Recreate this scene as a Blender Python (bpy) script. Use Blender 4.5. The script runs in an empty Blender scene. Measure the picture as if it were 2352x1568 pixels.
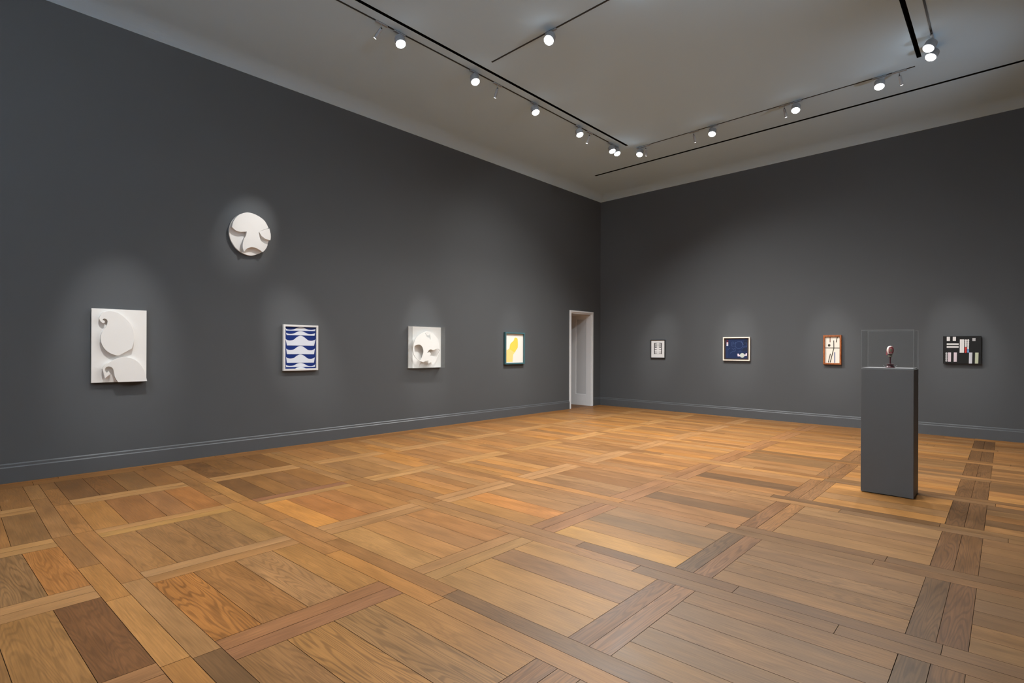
import bpy, bmesh, math, random
from mathutils import Vector, Matrix
from mathutils.geometry import tessellate_polygon

random.seed(11)
SC = bpy.context.scene
COL = SC.collection
ROOM_X, ROOM_Y = 9.65, -15.2        # left wall x=0, far wall y=0
HW, HC = 5.488, 5.58                # top of the walls, flat of the ceiling

# ---------------------------------------------------------------- helpers
def lin(c):
    c = c / 255.0
    return c / 12.92 if c <= 0.04045 else ((c + 0.055) / 1.055) ** 2.4
def rgb(r, g, b): return (lin(r), lin(g), lin(b), 1.0)

def new_mat(name):
    m = bpy.data.materials.new(name); m.use_nodes = True
    return m, m.node_tree.nodes, m.node_tree.links, m.node_tree.nodes['Principled BSDF']

def paint(name, col, rough=0.6, spec=0.3, var=0.04, scale=6.0, bump=0.0, bscale=60.0):
    """painted / plain surface with a faint procedural unevenness"""
    m, N, L, B = new_mat(name)
    tc = N.new('ShaderNodeTexCoord'); nz = N.new('ShaderNodeTexNoise')
    nz.inputs['Scale'].default_value = scale; nz.inputs['Detail'].default_value = 3
    mp = N.new('ShaderNodeMapRange')
    mp.inputs['To Min'].default_value = 1 - var; mp.inputs['To Max'].default_value = 1 + var
    mx = N.new('ShaderNodeVectorMath'); mx.operation = 'SCALE'
    mx.inputs[0].default_value = col[:3]
    L.new(tc.outputs['Object'], nz.inputs['Vector'])
    L.new(nz.outputs['Fac'], mp.inputs['Value']); L.new(mp.outputs['Result'], mx.inputs['Scale'])
    L.new(mx.outputs['Vector'], B.inputs['Base Color'])
    B.inputs['Roughness'].default_value = rough
    B.inputs['Specular IOR Level'].default_value = spec
    if bump:
        n2 = N.new('ShaderNodeTexNoise'); n2.inputs['Scale'].default_value = bscale
        bp = N.new('ShaderNodeBump'); bp.inputs['Strength'].default_value = bump; bp.inputs['Distance'].default_value = 0.002
        L.new(tc.outputs['Object'], n2.inputs['Vector']); L.new(n2.outputs['Fac'], bp.inputs['Height'])
        L.new(bp.outputs['Normal'], B.inputs['Normal'])
    return m

def wood_frame(name, dark, light):
    m, N, L, B = new_mat(name)
    tc = N.new('ShaderNodeTexCoord'); mp = N.new('ShaderNodeMapping')
    mp.inputs['Scale'].default_value = (14, 14, 4)
    nz = N.new('ShaderNodeTexNoise'); nz.inputs['Scale'].default_value = 5; nz.inputs['Detail'].default_value = 5
    rp = N.new('ShaderNodeValToRGB')
    rp.color_ramp.elements[0].color = dark; rp.color_ramp.elements[1].color = light
    rp.color_ramp.elements[0].position = .3; rp.color_ramp.elements[1].position = .7
    L.new(tc.outputs['Object'], mp.inputs['Vector']); L.new(mp.outputs['Vector'], nz.inputs['Vector'])
    L.new(nz.outputs['Fac'], rp.inputs['Fac']); L.new(rp.outputs['Color'], B.inputs['Base Color'])
    B.inputs['Roughness'].default_value = .45
    return m

class MB:
    """collects geometry for ONE mesh object; faces carry a material index"""
    def __init__(self): self.v, self.f, self.mi = [], [], []
    def face(self, pts, mi=0):
        n = len(self.v); self.v += [tuple(p) for p in pts]
        self.f.append(tuple(range(n, n + len(pts)))); self.mi.append(mi); return self
    def grid(self, verts, faces, mi=0):
        n = len(self.v); self.v += [tuple(p) for p in verts]
        for q in faces: self.f.append(tuple(n + i for i in q)); self.mi.append(mi)
        return self
    def box(self, a, b, mi=0):
        x0, y0, z0 = a; x1, y1, z1 = b
        self.grid([(x0,y0,z0),(x1,y0,z0),(x1,y1,z0),(x0,y1,z0),(x0,y0,z1),(x1,y0,z1),(x1,y1,z1),(x0,y1,z1)],
                  [(0,3,2,1),(4,5,6,7),(0,1,5,4),(1,2,6,5),(2,3,7,6),(3,0,4,7)], mi); return self
    def lathe(self, prof, seg=32, origin=(0,0,0), axis=(0,0,1), mi=0, cap0=True, cap1=True):
        """prof = [(radius, height along axis)]"""
        q = Vector((0,0,1)).rotation_difference(Vector(axis).normalized()); o = Vector(origin)
        vs, fs = [], []
        for r, h in prof:
            for k in range(seg):
                a = 2*math.pi*k/seg; vs.append(o + q @ Vector((r*math.cos(a), r*math.sin(a), h)))
        for i in range(len(prof)-1):
            for k in range(seg):
                a, b = i*seg+k, i*seg+(k+1) % seg; fs.append((a, b, b+seg, a+seg))
        if cap0: fs.append(tuple(reversed(range(seg))))
        if cap1: fs.append(tuple((len(prof)-1)*seg + k for k in range(seg)))
        self.grid(vs, fs, mi); return self
    def prism(self, outer, T, d0, d1, holes=(), mi=0, side=None):
        """polygon (u,v) pushed from depth d0 to d1; T(u,v,d) gives the point"""
        loops = [list(outer)] + [list(h) for h in holes]
        flat = [p for l in loops for p in l]
        tris = tessellate_polygon([[Vector((p[0], p[1], 0)) for p in l] for l in loops])
        n = len(flat); vs = [T(p[0], p[1], d1) for p in flat] + [T(p[0], p[1], d0) for p in flat]
        fs = []
        for t in tris:
            a, b, c = (flat[i] for i in t)
            if (b[0]-a[0])*(c[1]-a[1]) - (b[1]-a[1])*(c[0]-a[0]) < 0: t = (t[0], t[2], t[1])
            fs.append(tuple(t)); fs.append((t[0]+n, t[2]+n, t[1]+n))
        self.grid(vs, fs, mi)
        k = 0
        for li, l in enumerate(loops):
            A = sum(l[i][0]*l[(i+1) % len(l)][1] - l[(i+1) % len(l)][0]*l[i][1] for i in range(len(l)))
            ccw = (A > 0) == (li == 0)
            for i in range(len(l)):
                a, b = l[i], l[(i+1) % len(l)]
                if not ccw: a, b = b, a
                self.face([T(a[0],a[1],d1), T(a[0],a[1],d0), T(b[0],b[1],d0), T(b[0],b[1],d1)], mi if side is None else side)
        return self
    def build(self, name, mats, parent=None, smooth=False, bevel=0.0, recalc=True):
        me = bpy.data.meshes.new(name); me.from_pydata(self.v, [], self.f); me.update()
        mats = mats if isinstance(mats, (list, tuple)) else [mats]
        for m in mats: me.materials.append(m)
        for p, i in zip(me.polygons, self.mi): p.material_index = i; p.use_smooth = smooth
        if recalc:
            bm = bmesh.new(); bm.from_mesh(me)
            bmesh.ops.remove_doubles(bm, verts=bm.verts, dist=1e-6)
            bmesh.ops.recalc_face_normals(bm, faces=bm.faces); bm.to_mesh(me); bm.free()
        o = bpy.data.objects.new(name, me); COL.objects.link(o)
        if parent: o.parent = parent
        if bevel:
            b = o.modifiers.new('Bevel', 'BEVEL'); b.width = bevel; b.segments = 2; b.limit_method = 'ANGLE'
        if smooth:
            for e in me.edges: pass
            s = o.modifiers.new('Split', 'EDGE_SPLIT'); s.split_angle = math.radians(40)
        return o

def thing(name, label, cat, loc=(0,0,0), group=None):
    o = bpy.data.objects.new(name, None); COL.objects.link(o); o.location = loc
    o.empty_display_size = .1
    return tag(o, label, cat, group)
def tag(o, label, cat, group=None):
    o['label'] = label; o['category'] = cat
    if group: o['group'] = group
    return o
def struct(o): o['kind'] = 'structure'; return o

# ---------------------------------------------------------------- materials
M = {}
M['rearwall'] = paint('white_wall_paint', (.72,.77,.82,1), .7, .2, .02, 1.2)  # unseen rear wall, made pale to bounce neutral light
M['wall'] = paint('grey_wall_paint', (.081,.0855,.0895,1), .62, .22, .03, 1.2, .06, 90)
M['base'] = paint('grey_baseboard_paint', (.083,.089,.095,1), .42, .4, .02, 2)
M['ceil'] = paint('ceiling_paint', (.52,.735,.945,1), .8, .15, .015, .8)
M['door'] = paint('white_door_paint', (.78,.80,.82,1), .45, .35, .02, 3)
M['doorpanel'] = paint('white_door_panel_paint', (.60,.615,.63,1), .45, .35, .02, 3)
M['passage'] = paint('passage_paint', (.5,.5,.5,1), .7, .2, .02, 2)
M['black'] = paint('black_void', (.004,.004,.004,1), .9, .05, .1)
M['slotgrey'] = paint('slot_side_grey', (.012,.012,.012,1), .8, .05, .1)
M['track'] = paint('track_metal', (.030,.034,.039,1), .5, .3, .05)
M['fixture'] = paint('fixture_grey', (.32,.35,.38,1), .5, .35, .03)
M['pivot'] = paint('pivot_black', (.01,.01,.01,1), .5, .3)
M['plinth'] = paint('plinth_grey_paint', (.097,.099,.101,1), .55, .3, .03, 2, .04, 120)
M['deck'] = paint('plinth_deck_grey', (.16,.16,.165,1), .5, .3, .03)
M['white'] = paint('white_relief_paint', (.76,.755,.735,1), .55, .3, .02, 8, .05, 200)
M['whitebox'] = paint('white_panel_paint', (.80,.80,.785,1), .5, .3, .02, 8)
M['whiteframe'] = paint('white_frame_lacquer', (.62,.62,.61,1), .4, .4, .03, 10)
M['ultramarine'] = paint('deep_blue_paint', rgb(3,36,104), .5, .3, .06, 12)
M['palewave'] = paint('pale_blue_white_paint', rgb(204,210,220), .5, .3, .02, 12)
M['teal'] = paint('teal_frame_paint', rgb(62,98,104), .45, .4, .08, 20)
M['paper'] = paint('warm_white_paper', rgb(228,222,214), .7, .15, .02, 10)
M['yellow'] = paint('yellow_wash', rgb(250,200,84), .7, .15, .05, 10)
M['peach'] = paint('pale_orange_wash', rgb(246,204,128), .7, .15, .05, 10)
M['blackframe'] = paint('black_frame_lacquer', (.008,.008,.008,1), .4, .35, .1)
M['mat'] = paint('off_white_mat', rgb(212,212,212), .7, .15, .015, 10)
M['ink'] = paint('dark_ink', rgb(26,26,28), .7, .15, .2, 30)
M['inkpaper'] = paint('print_paper', rgb(214,214,214), .7, .15, .02, 10)
M['paleframe'] = paint('pale_wood_frame', rgb(236,226,212), .45, .35, .05, 18)
M['walnut'] = paint('brown_inner_frame', rgb(58,42,30), .5, .3, .15, 20)
M['navy'] = paint('navy_ground', rgb(22,38,74), .6, .25, .10, 9)
M['navydark'] = paint('navy_dark_patch', rgb(22,34,58), .6, .25, .10, 9)
M['maroon'] = paint('maroon_red', rgb(104,22,34), .6, .25, .1, 9)
M['line'] = paint('pale_blue_line', rgb(62,80,116), .6, .25, .06, 9)
M['pink'] = paint('pale_pink_dot', rgb(222,186,194), .6, .25, .03, 9)
M['paleblue'] = paint('pale_blue_dot', rgb(204,210,226), .6, .25, .03, 9)
M['mauve'] = paint('pale_mauve_paint', rgb(208,196,208), .6, .25, .03, 9)
M['sage'] = paint('pale_sage_paint', rgb(182,190,182), .6, .25, .03, 9)
M['orangewood'] = wood_frame('orange_brown_wood', rgb(112,58,22), rgb(168,96,44))
M['cream'] = paint('cream_ground', rgb(226,220,208), .65, .2, .025, 7)
M['brownred'] = paint('brown_red_bar', rgb(108,62,50), .6, .2, .05, 9)
M['olive'] = paint('dark_olive_bar', rgb(58,54,44), .6, .2, .05, 9)
M['barblue'] = paint('slate_blue_bar', rgb(82,96,134), .6, .2, .05, 9)
M['panelblack'] = paint('black_panel_paint', (.012,.012,.012,1), .6, .2, .1)
M['offwhite'] = paint('off_white_shape', rgb(214,212,210), .6, .2, .03, 9)
M['red'] = paint('red_dot', rgb(192,52,46), .6, .2, .04, 9)
M['skyblue'] = paint('blue_dot', rgb(110,148,196), .6, .2, .04, 9)
M['midgrey'] = paint('grey_dot', rgb(176,176,176), .6, .2, .03, 9)
M['pinkgrey'] = paint('pinkish_grey_bar', rgb(208,194,200), .6, .2, .03, 9)
M['coolgrey'] = paint('cool_grey_bar', rgb(196,196,202), .6, .2, .03, 9)
M['greengrey'] = paint('greenish_grey_bar', rgb(180,186,160), .6, .2, .03, 9)

def acrylic(name, tint=(.985,.99,.99,1), refl=.2, edge=False):
    m, N, L, B = new_mat(name); N.remove(B)
    out = N['Material Output']; tr = N.new('ShaderNodeBsdfTransparent'); tr.inputs['Color'].default_value = tint
    gl = N.new('ShaderNodeBsdfGlossy'); gl.inputs['Roughness'].default_value = .03
    fr = N.new('ShaderNodeLayerWeight'); fr.inputs['Blend'].default_value = .5
    pw = N.new('ShaderNodeMath'); pw.operation = 'POWER'; pw.inputs[1].default_value = 5
    mul = N.new('ShaderNodeMath'); mul.operation = 'MULTIPLY_ADD'; mul.inputs[1].default_value = .9 * refl; mul.inputs[2].default_value = .04 * refl
    mx = N.new('ShaderNodeMixShader')
    L.new(fr.outputs['Facing'], pw.inputs[0]); L.new(pw.outputs[0], mul.inputs[0]); L.new(mul.outputs[0], mx.inputs['Fac'])
    L.new(tr.outputs[0], mx.inputs[1]); L.new(gl.outputs[0], mx.inputs[2])
    if edge:
        df = N.new('ShaderNodeBsdfDiffuse'); df.inputs['Color'].default_value = (.40,.42,.42,1)
        m2 = N.new('ShaderNodeMixShader'); m2.inputs['Fac'].default_value = .24
        L.new(mx.outputs[0], m2.inputs[1]); L.new(df.outputs[0], m2.inputs[2]); L.new(m2.outputs[0], out.inputs['Surface'])
    else: L.new(mx.outputs[0], out.inputs['Surface'])
    return m
M['acrylic'] = acrylic('clear_acrylic')
M['acrylic_edge'] = acrylic('polished_acrylic_edge', edge=True)

def lamp_glow(name, strength):
    m, N, L, B = new_mat(name)
    B.inputs['Base Color'].default_value = (.9,.9,.9,1)
    B.inputs['Emission Color'].default_value = (1,.985,.96,1); B.inputs['Emission Strength'].default_value = strength
    return m
M['lens_on'] = lamp_glow('lit_flood_lens', 16)
M['lens_art'] = lamp_glow('lit_spot_lens', 14)

# ---------------------------------------------------------------- oak parquet
def oak():
    m, N, L, B = new_mat('oak_parquet')
    at = N.new('ShaderNodeAttribute'); at.attribute_name = 'board_color'
    fg = N.new('ShaderNodeAttribute'); fg.attribute_name = 'figure'
    uv = N.new('ShaderNodeUVMap'); uv.uv_map = 'board'
    def mapping(sx, sy, rot=0):
        mp = N.new('ShaderNodeMapping'); mp.inputs['Scale'].default_value = (sx, sy, 1)
        L.new(uv.outputs['UV'], mp.inputs['Vector']); return mp
    def math_(op, a=None, b=None, va=None, vb=None):
        n = N.new('ShaderNodeMath'); n.operation = op
        if a is not None: L.new(a, n.inputs[0])
        elif va is not None: n.inputs[0].default_value = va
        if b is not None: L.new(b, n.inputs[1])
        elif vb is not None: n.inputs[1].default_value = vb
        return n
    # growth-ring figure: contour lines of a long smooth noise
    n1 = N.new('ShaderNodeTexNoise'); n1.inputs['Scale'].default_value = 1; n1.inputs['Detail'].default_value = 1.5
    n1.inputs['Roughness'].default_value = .45
    L.new(mapping(.85, 8.5).outputs['Vector'], n1.inputs['Vector'])
    ring = math_('SINE', math_('MULTIPLY', n1.outputs['Fac'], vb=120).outputs[0])
    rp = N.new('ShaderNodeMapRange'); rp.interpolation_type = 'SMOOTHSTEP'
    rp.inputs['From Min'].default_value = -.2; rp.inputs['From Max'].default_value = 1.0
    L.new(ring.outputs[0], rp.inputs['Value'])
    # fine fibre
    n2 = N.new('ShaderNodeTexNoise'); n2.inputs['Scale'].default_value = 1; n2.inputs['Detail'].default_value = 4
    L.new(mapping(5, 130).outputs['Vector'], n2.inputs['Vector'])
    # broad tone drift along a board
    n3 = N.new('ShaderNodeTexNoise'); n3.inputs['Scale'].default_value = 1; n3.inputs['Detail'].default_value = 3
    L.new(mapping(2.2, 9).outputs['Vector'], n3.inputs['Vector'])
    amp = math_('MULTIPLY', fg.outputs['Fac'], vb=.36)
    d1 = math_('MULTIPLY', rp.outputs['Result'], amp.outputs[0])
    f1 = math_('SUBTRACT', va=1.0, b=d1.outputs[0])
    f2 = N.new('ShaderNodeMapRange'); f2.inputs['From Min'].default_value = .3; f2.inputs['From Max'].default_value = .7
    f2.inputs['To Min'].default_value = .80; f2.inputs['To Max'].default_value = 1.16
    L.new(n2.outputs['Fac'], f2.inputs['Value'])
    f3 = N.new('ShaderNodeMapRange'); f3.inputs['From Min'].default_value = .3; f3.inputs['From Max'].default_value = .7
    f3.inputs['To Min'].default_value = .82; f3.inputs['To Max'].default_value = 1.14
    L.new(n3.outputs['Fac'], f3.inputs['Value'])
    tot = math_('MULTIPLY', math_('MULTIPLY', f1.outputs[0], f2.outputs['Result']).outputs[0], f3.outputs['Result'])
    gm = N.new('ShaderNodeVectorMath'); gm.operation = 'SCALE'
    L.new(at.outputs['Color'], gm.inputs[0]); L.new(tot.outputs[0], gm.inputs['Scale'])
    L.new(gm.outputs['Vector'], B.inputs['Base Color'])
    ro = N.new('ShaderNodeMapRange'); ro.inputs['To Min'].default_value = .36; ro.inputs['To Max'].default_value = .54
    L.new(n3.outputs['Fac'], ro.inputs['Value']); L.new(ro.outputs['Result'], B.inputs['Roughness'])
    B.inputs['Specular IOR Level'].default_value = .18
    bp = N.new('ShaderNodeBump'); bp.inputs['Strength'].default_value = .12; bp.inputs['Distance'].default_value = .001
    L.new(n2.outputs['Fac'], bp.inputs['Height']); L.new(bp.outputs['Normal'], B.inputs['Normal'])
    return m
M['oak'] = oak()
M['gap'] = paint('board_gap_dirt', (.028,.014,.006,1), .9, .05, .2)

XB = [.197, 1.455, 2.705, 3.945, 5.21, 6.495, 7.765, 9.03]          # centre lines of the cross bands
YS = [-14.75, -13.54, -12.33, -11.12, -9.91, -8.70, -7.48, -6.26, -5.02, -3.80, -2.58, -1.36, -.14]   # long strips
BW = .252                                                            # width of a double band
boards = []   # (u0,v0,u1,v1, along_x, colour, figure)
def vary(c, a=9):
    d = random.uniform(-a, a)
    h = random.uniform(-1.8, 1.8)
    return (c[0]+d+h, c[1]+d*.82, c[2]+d*.66-h*1.2)
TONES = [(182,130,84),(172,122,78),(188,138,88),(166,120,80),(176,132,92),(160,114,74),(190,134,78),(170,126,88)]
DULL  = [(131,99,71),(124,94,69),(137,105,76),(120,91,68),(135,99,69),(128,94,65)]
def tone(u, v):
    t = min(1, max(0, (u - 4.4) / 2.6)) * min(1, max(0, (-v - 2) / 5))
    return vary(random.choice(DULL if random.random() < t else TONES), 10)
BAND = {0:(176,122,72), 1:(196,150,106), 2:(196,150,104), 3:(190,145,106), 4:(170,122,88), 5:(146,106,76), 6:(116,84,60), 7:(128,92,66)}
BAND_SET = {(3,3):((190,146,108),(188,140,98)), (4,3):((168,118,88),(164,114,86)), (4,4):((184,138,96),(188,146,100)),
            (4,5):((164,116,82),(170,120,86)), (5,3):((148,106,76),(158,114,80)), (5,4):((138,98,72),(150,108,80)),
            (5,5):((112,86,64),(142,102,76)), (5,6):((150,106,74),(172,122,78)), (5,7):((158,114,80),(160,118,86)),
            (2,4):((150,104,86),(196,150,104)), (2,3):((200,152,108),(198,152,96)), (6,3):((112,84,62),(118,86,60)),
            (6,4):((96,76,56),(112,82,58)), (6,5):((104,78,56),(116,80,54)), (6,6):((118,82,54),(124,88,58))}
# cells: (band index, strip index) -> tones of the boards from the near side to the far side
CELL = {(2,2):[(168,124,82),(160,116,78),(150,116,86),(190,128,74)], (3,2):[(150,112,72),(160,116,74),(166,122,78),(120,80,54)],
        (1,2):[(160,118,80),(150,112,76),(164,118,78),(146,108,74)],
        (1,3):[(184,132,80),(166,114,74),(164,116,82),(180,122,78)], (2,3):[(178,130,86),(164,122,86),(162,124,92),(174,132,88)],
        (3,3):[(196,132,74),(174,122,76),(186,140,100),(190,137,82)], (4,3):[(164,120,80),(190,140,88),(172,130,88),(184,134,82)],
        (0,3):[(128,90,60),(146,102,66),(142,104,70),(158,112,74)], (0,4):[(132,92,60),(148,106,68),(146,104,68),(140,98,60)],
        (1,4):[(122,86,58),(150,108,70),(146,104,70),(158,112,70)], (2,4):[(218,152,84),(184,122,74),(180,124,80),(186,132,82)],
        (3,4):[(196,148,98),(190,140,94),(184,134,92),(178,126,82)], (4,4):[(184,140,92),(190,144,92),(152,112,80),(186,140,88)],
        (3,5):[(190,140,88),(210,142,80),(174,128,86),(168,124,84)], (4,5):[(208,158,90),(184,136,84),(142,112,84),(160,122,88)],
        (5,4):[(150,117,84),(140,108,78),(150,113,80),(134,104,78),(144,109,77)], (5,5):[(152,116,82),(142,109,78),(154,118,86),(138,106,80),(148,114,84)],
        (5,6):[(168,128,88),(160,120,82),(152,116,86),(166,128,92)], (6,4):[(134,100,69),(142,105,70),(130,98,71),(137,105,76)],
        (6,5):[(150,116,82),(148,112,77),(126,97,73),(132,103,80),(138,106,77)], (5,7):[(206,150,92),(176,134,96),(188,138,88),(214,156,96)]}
FIG = {(3,3):[.95,.55,.7,.4], (4,3):[.5,.95,.8,.3], (3,2):[.4,.5,.5,.5], (2,2):[.5,.6,.7,.6], (2,3):[.4,.5,.6,.3]}

def ymap(u, v):
    u = u if u > 2.579 else 2.579 + (u - 2.579) * .25
    return v * (1 - .005 * (u - 6.5)) if v > -11.3 else v + .0565 * (u - 6.5)
def fill_x(u0, u1, v0, v1, lo, hi, tonef, fig=None):
    """run of boards along x between v0 and v1, butt joints staggered"""
    u = u0 - random.uniform(0, .8)
    while u < u1 - .02:
        w = random.uniform(lo, hi); a, b = max(u, u0), min(u + w, u1)
        if u1 - b < .25: b = u1
        boards.append((a, v0, b, v1, True, tonef(a, v0), random.random()**3*.5 if fig is None else fig)); u = b if b == u1 else u + w
    return
xend = ROOM_X
for j, yc in enumerate(YS):
    h = BW / 2
    for s in (0, 1):
        v0 = yc - h + s*h; v1 = v0 + h
        if j == len(YS)-1 and s: v1 = 0.0
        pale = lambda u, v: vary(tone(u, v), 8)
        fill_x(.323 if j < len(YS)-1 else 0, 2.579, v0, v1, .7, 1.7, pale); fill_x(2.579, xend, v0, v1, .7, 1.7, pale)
# border along the left wall (two boards running with the wall)
for s, (a, b) in enumerate(((.0, .11), (.11, .323))):
    v = ROOM_Y
    while v < -.27:
        w = random.uniform(.9, 1.9); e = min(v + w, -.266)
        boards.append((a, v, b, e, False, vary(((176,122,72) if s == 0 else (160,112,68)), 10), .2)); v = e
for j in range(-1, len(YS)-1):
    va = YS[j] + BW/2 if j >= 0 else ROOM_Y
    vb = YS[j+1] - BW/2
    for i in range(0, len(XB)):
        if i > 0:                                        # cross band, two boards side by side
            cc = BAND_SET.get((i, j))
            for s in (0, 1):
                a = XB[i] - BW/2 + s*BW/2
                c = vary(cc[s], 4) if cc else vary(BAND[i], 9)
                boards.append((a, va, a + BW/2, vb, False, c, .75 if i >= 5 else .15))
        ua = XB[i] + BW/2; ub = XB[i+1] - BW/2 if i+1 < len(XB) else xend
        if ub - ua < .05: continue
        cell = CELL.get((i, j)); n = len(cell) if cell else random.choice((4, 4, 5, 5, 6))
        cuts = [0.0]
        for k in range(n): cuts.append(cuts[-1] + (1 + random.uniform(-.14, .14)))
        cuts = [c / cuts[-1] for c in cuts]
        for k in range(n):
            v0, v1 = va + (vb-va)*cuts[k], va + (vb-va)*cuts[k+1]
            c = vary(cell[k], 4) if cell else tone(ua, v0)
            fg_ = FIG[(i, j)][k] if (i, j) in FIG else random.random()**3 * .7
            boards.append((ua, v0, ub, v1, True, c, fg_))
# threshold boards inside the doorway, running along y
for k in range(9):
    a = -2.4 + k*.267
    boards.append((a, -2.4 if a < -.7 else -1.33, min(a+.267, 0), .6 if a < -.7 else -.35, False, vary((128,86,54), 9), .2))

def build_floor():
    V, F, MI, UVs, CL, FGs = [], [], [], [], [], []
    for (u0, v0, u1, v1, ax, c, fg_) in boards:
        g = .0011 + random.random()*.0007; dz = -.004
        ym = ymap if u0 >= 0 and u1 > .33 else (lambda u, v: v)
        o = [(u0, v0), (u1, v0), (u1, v1), (u0, v1)]
        t = [(u0+g, v0+g), (u1-g, v0+g), (u1-g, v1-g), (u0+g, v1-g)]
        n = len(V)
        V += [(p[0], ym(*p), 0.0) for p in t] + [(p[0], ym(*p), dz) for p in o]
        F += [(n, n+1, n+2, n+3)] + [(n+4+k, n+4+(k+1) % 4, n+(k+1) % 4, n+k) for k in range(4)]
        MI += [0, 1, 1, 1, 1]
        ou, ov = random.uniform(0, 60), random.uniform(0, 60)
        uvq = [((p[0]-u0 if ax else p[1]-v0) + ou, (p[1]-v0 if ax else p[0]-u0) + ov) for p in t]
        UVs += uvq + uvq*4; q3 = rgb(*[min(255, max(0, q)) for q in c])
        col = tuple(.62 * (q * .80 + m_ * .20) for q, m_ in zip(q3, (.40, .205, .082)))
        col = (col[0]*.96, col[1]*.90, col[2]*.69, 1)
        CL += [col]*20; FGs += [fg_]*20
    n = len(V)
    V += [(-2.4, ROOM_Y-.1, -.004), (ROOM_X+.1, ROOM_Y-.1, -.004), (ROOM_X+.1, .7, -.004), (-2.4, .7, -.004),
          (-2.4, ROOM_Y-.1, -.15), (ROOM_X+.1, ROOM_Y-.1, -.15), (ROOM_X+.1, .7, -.15), (-2.4, .7, -.15)]
    for q in ((0,1,2,3),(4,7,6,5),(0,4,5,1),(1,5,6,2),(2,6,7,3),(3,7,4,0)):
        F.append(tuple(n+k for k in q)); MI.append(1); UVs += [(0,0)]*4; CL += [(.02,.01,.005,1)]*4; FGs += [0]*4
    me = bpy.data.meshes.new('floor'); me.from_pydata(V, [], F)
    me.materials.append(M['oak']); me.materials.append(M['gap'])
    for p, i in zip(me.polygons, MI): p.material_index = i
    me.uv_layers.new(name='board'); me.color_attributes.new('board_color', 'FLOAT_COLOR', 'CORNER'); me.attributes.new('figure', 'FLOAT', 'CORNER')
    me.uv_layers['board'].uv.foreach_set('vector', [x for p in UVs for x in p])
    me.attributes['board_color'].data.foreach_set('color', [x for p in CL for x in p])
    me.attributes['figure'].data.foreach_set('value', [float(x) for x in FGs])
    o = bpy.data.objects.new('floor', me); COL.objects.link(o); struct(o)
build_floor()

# ---------------------------------------------------------------- shell
DY0, DY1, DZ = -1.325, -.40, 2.45           # doorway in the left wall
WT = .66                                    # thickness of that wall
b = MB(); b.box((-WT, ROOM_Y, 0), (0, DY0, HW)); b.box((-WT, DY1, 0), (0, 0, HW)); b.box((-WT, DY0, DZ), (0, DY1, HW))
struct(b.build('wall_left', M['wall']))
struct(MB().box((-WT, 0, 0), (ROOM_X+.2, .2, HW)).build('wall_far', M['wall']))
struct(MB().box((ROOM_X, ROOM_Y, 0), (ROOM_X+.2, 0, HW)).build('wall_right', M['wall']))
struct(MB().box((-WT, ROOM_Y-.2, 0), (ROOM_X+.2, ROOM_Y, HW)).build('wall_rear', M['rearwall']))
b = MB()
b.box((-2.5, -2.5, 0), (-2.4, .7, 3.1)); b.box((-2.4, -2.5, 0), (-WT, -2.4, 3.1)); b.box((-2.4, .6, 0), (-WT, .7, 3.1)); b.box((-2.5, -2.5, 3.0), (-WT, .7, 3.1))
struct(b.build('wall_passage', M['passage']))

# ceiling: a plane with real openings for the air slots, and a shallow cove down to the walls
CV = .42
SL = [(2.468, -14.2, 2.519, -2.79), (7.105, -14.2, 7.158, -2.80), (.985, -1.735, 8.85, -1.672)]   # x0,y0,x1,y1
xs = sorted({CV, ROOM_X-CV} | {s[0] for s in SL} | {s[2] for s in SL})
ys = sorted({ROOM_Y+CV, -CV} | {s[1] for s in SL} | {s[3] for s in SL})
b = MB()
for i in range(len(xs)-1):
    for j in range(len(ys)-1):
        mx, my = (xs[i]+xs[i+1])/2, (ys[j]+ys[j+1])/2
        if any(s[0] < mx < s[2] and s[1] < my < s[3] for s in SL): continue
        b.face([(xs[i],ys[j],HC),(xs[i],ys[j+1],HC),(xs[i+1],ys[j+1],HC),(xs[i+1],ys[j],HC)])
K = 8
prof = [(CV*(1-math.cos(math.pi/2*k/K)), HW + (HC-HW)*math.sin(math.pi/2*k/K)) for k in range(K+1)]
prof = [(CV*(k/K), HW + (HC-HW)*(1-(1-k/K)**2)) for k in range(K+1)]
for (d0, z0), (d1, z1) in zip(prof, prof[1:]):
    c0 = [(d0,-d0),(ROOM_X-d0,-d0),(ROOM_X-d0,ROOM_Y+d0),(d0,ROOM_Y+d0)]
    c1 = [(d1,-d1),(ROOM_X-d1,-d1),(ROOM_X-d1,ROOM_Y+d1),(d1,ROOM_Y+d1)]
    for k in range(4):
        q = (k+1) % 4
        b.face([(*c0[k],z0),(*c0[q],z0),(*c1[q],z1),(*c1[k],z1)])
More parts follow.
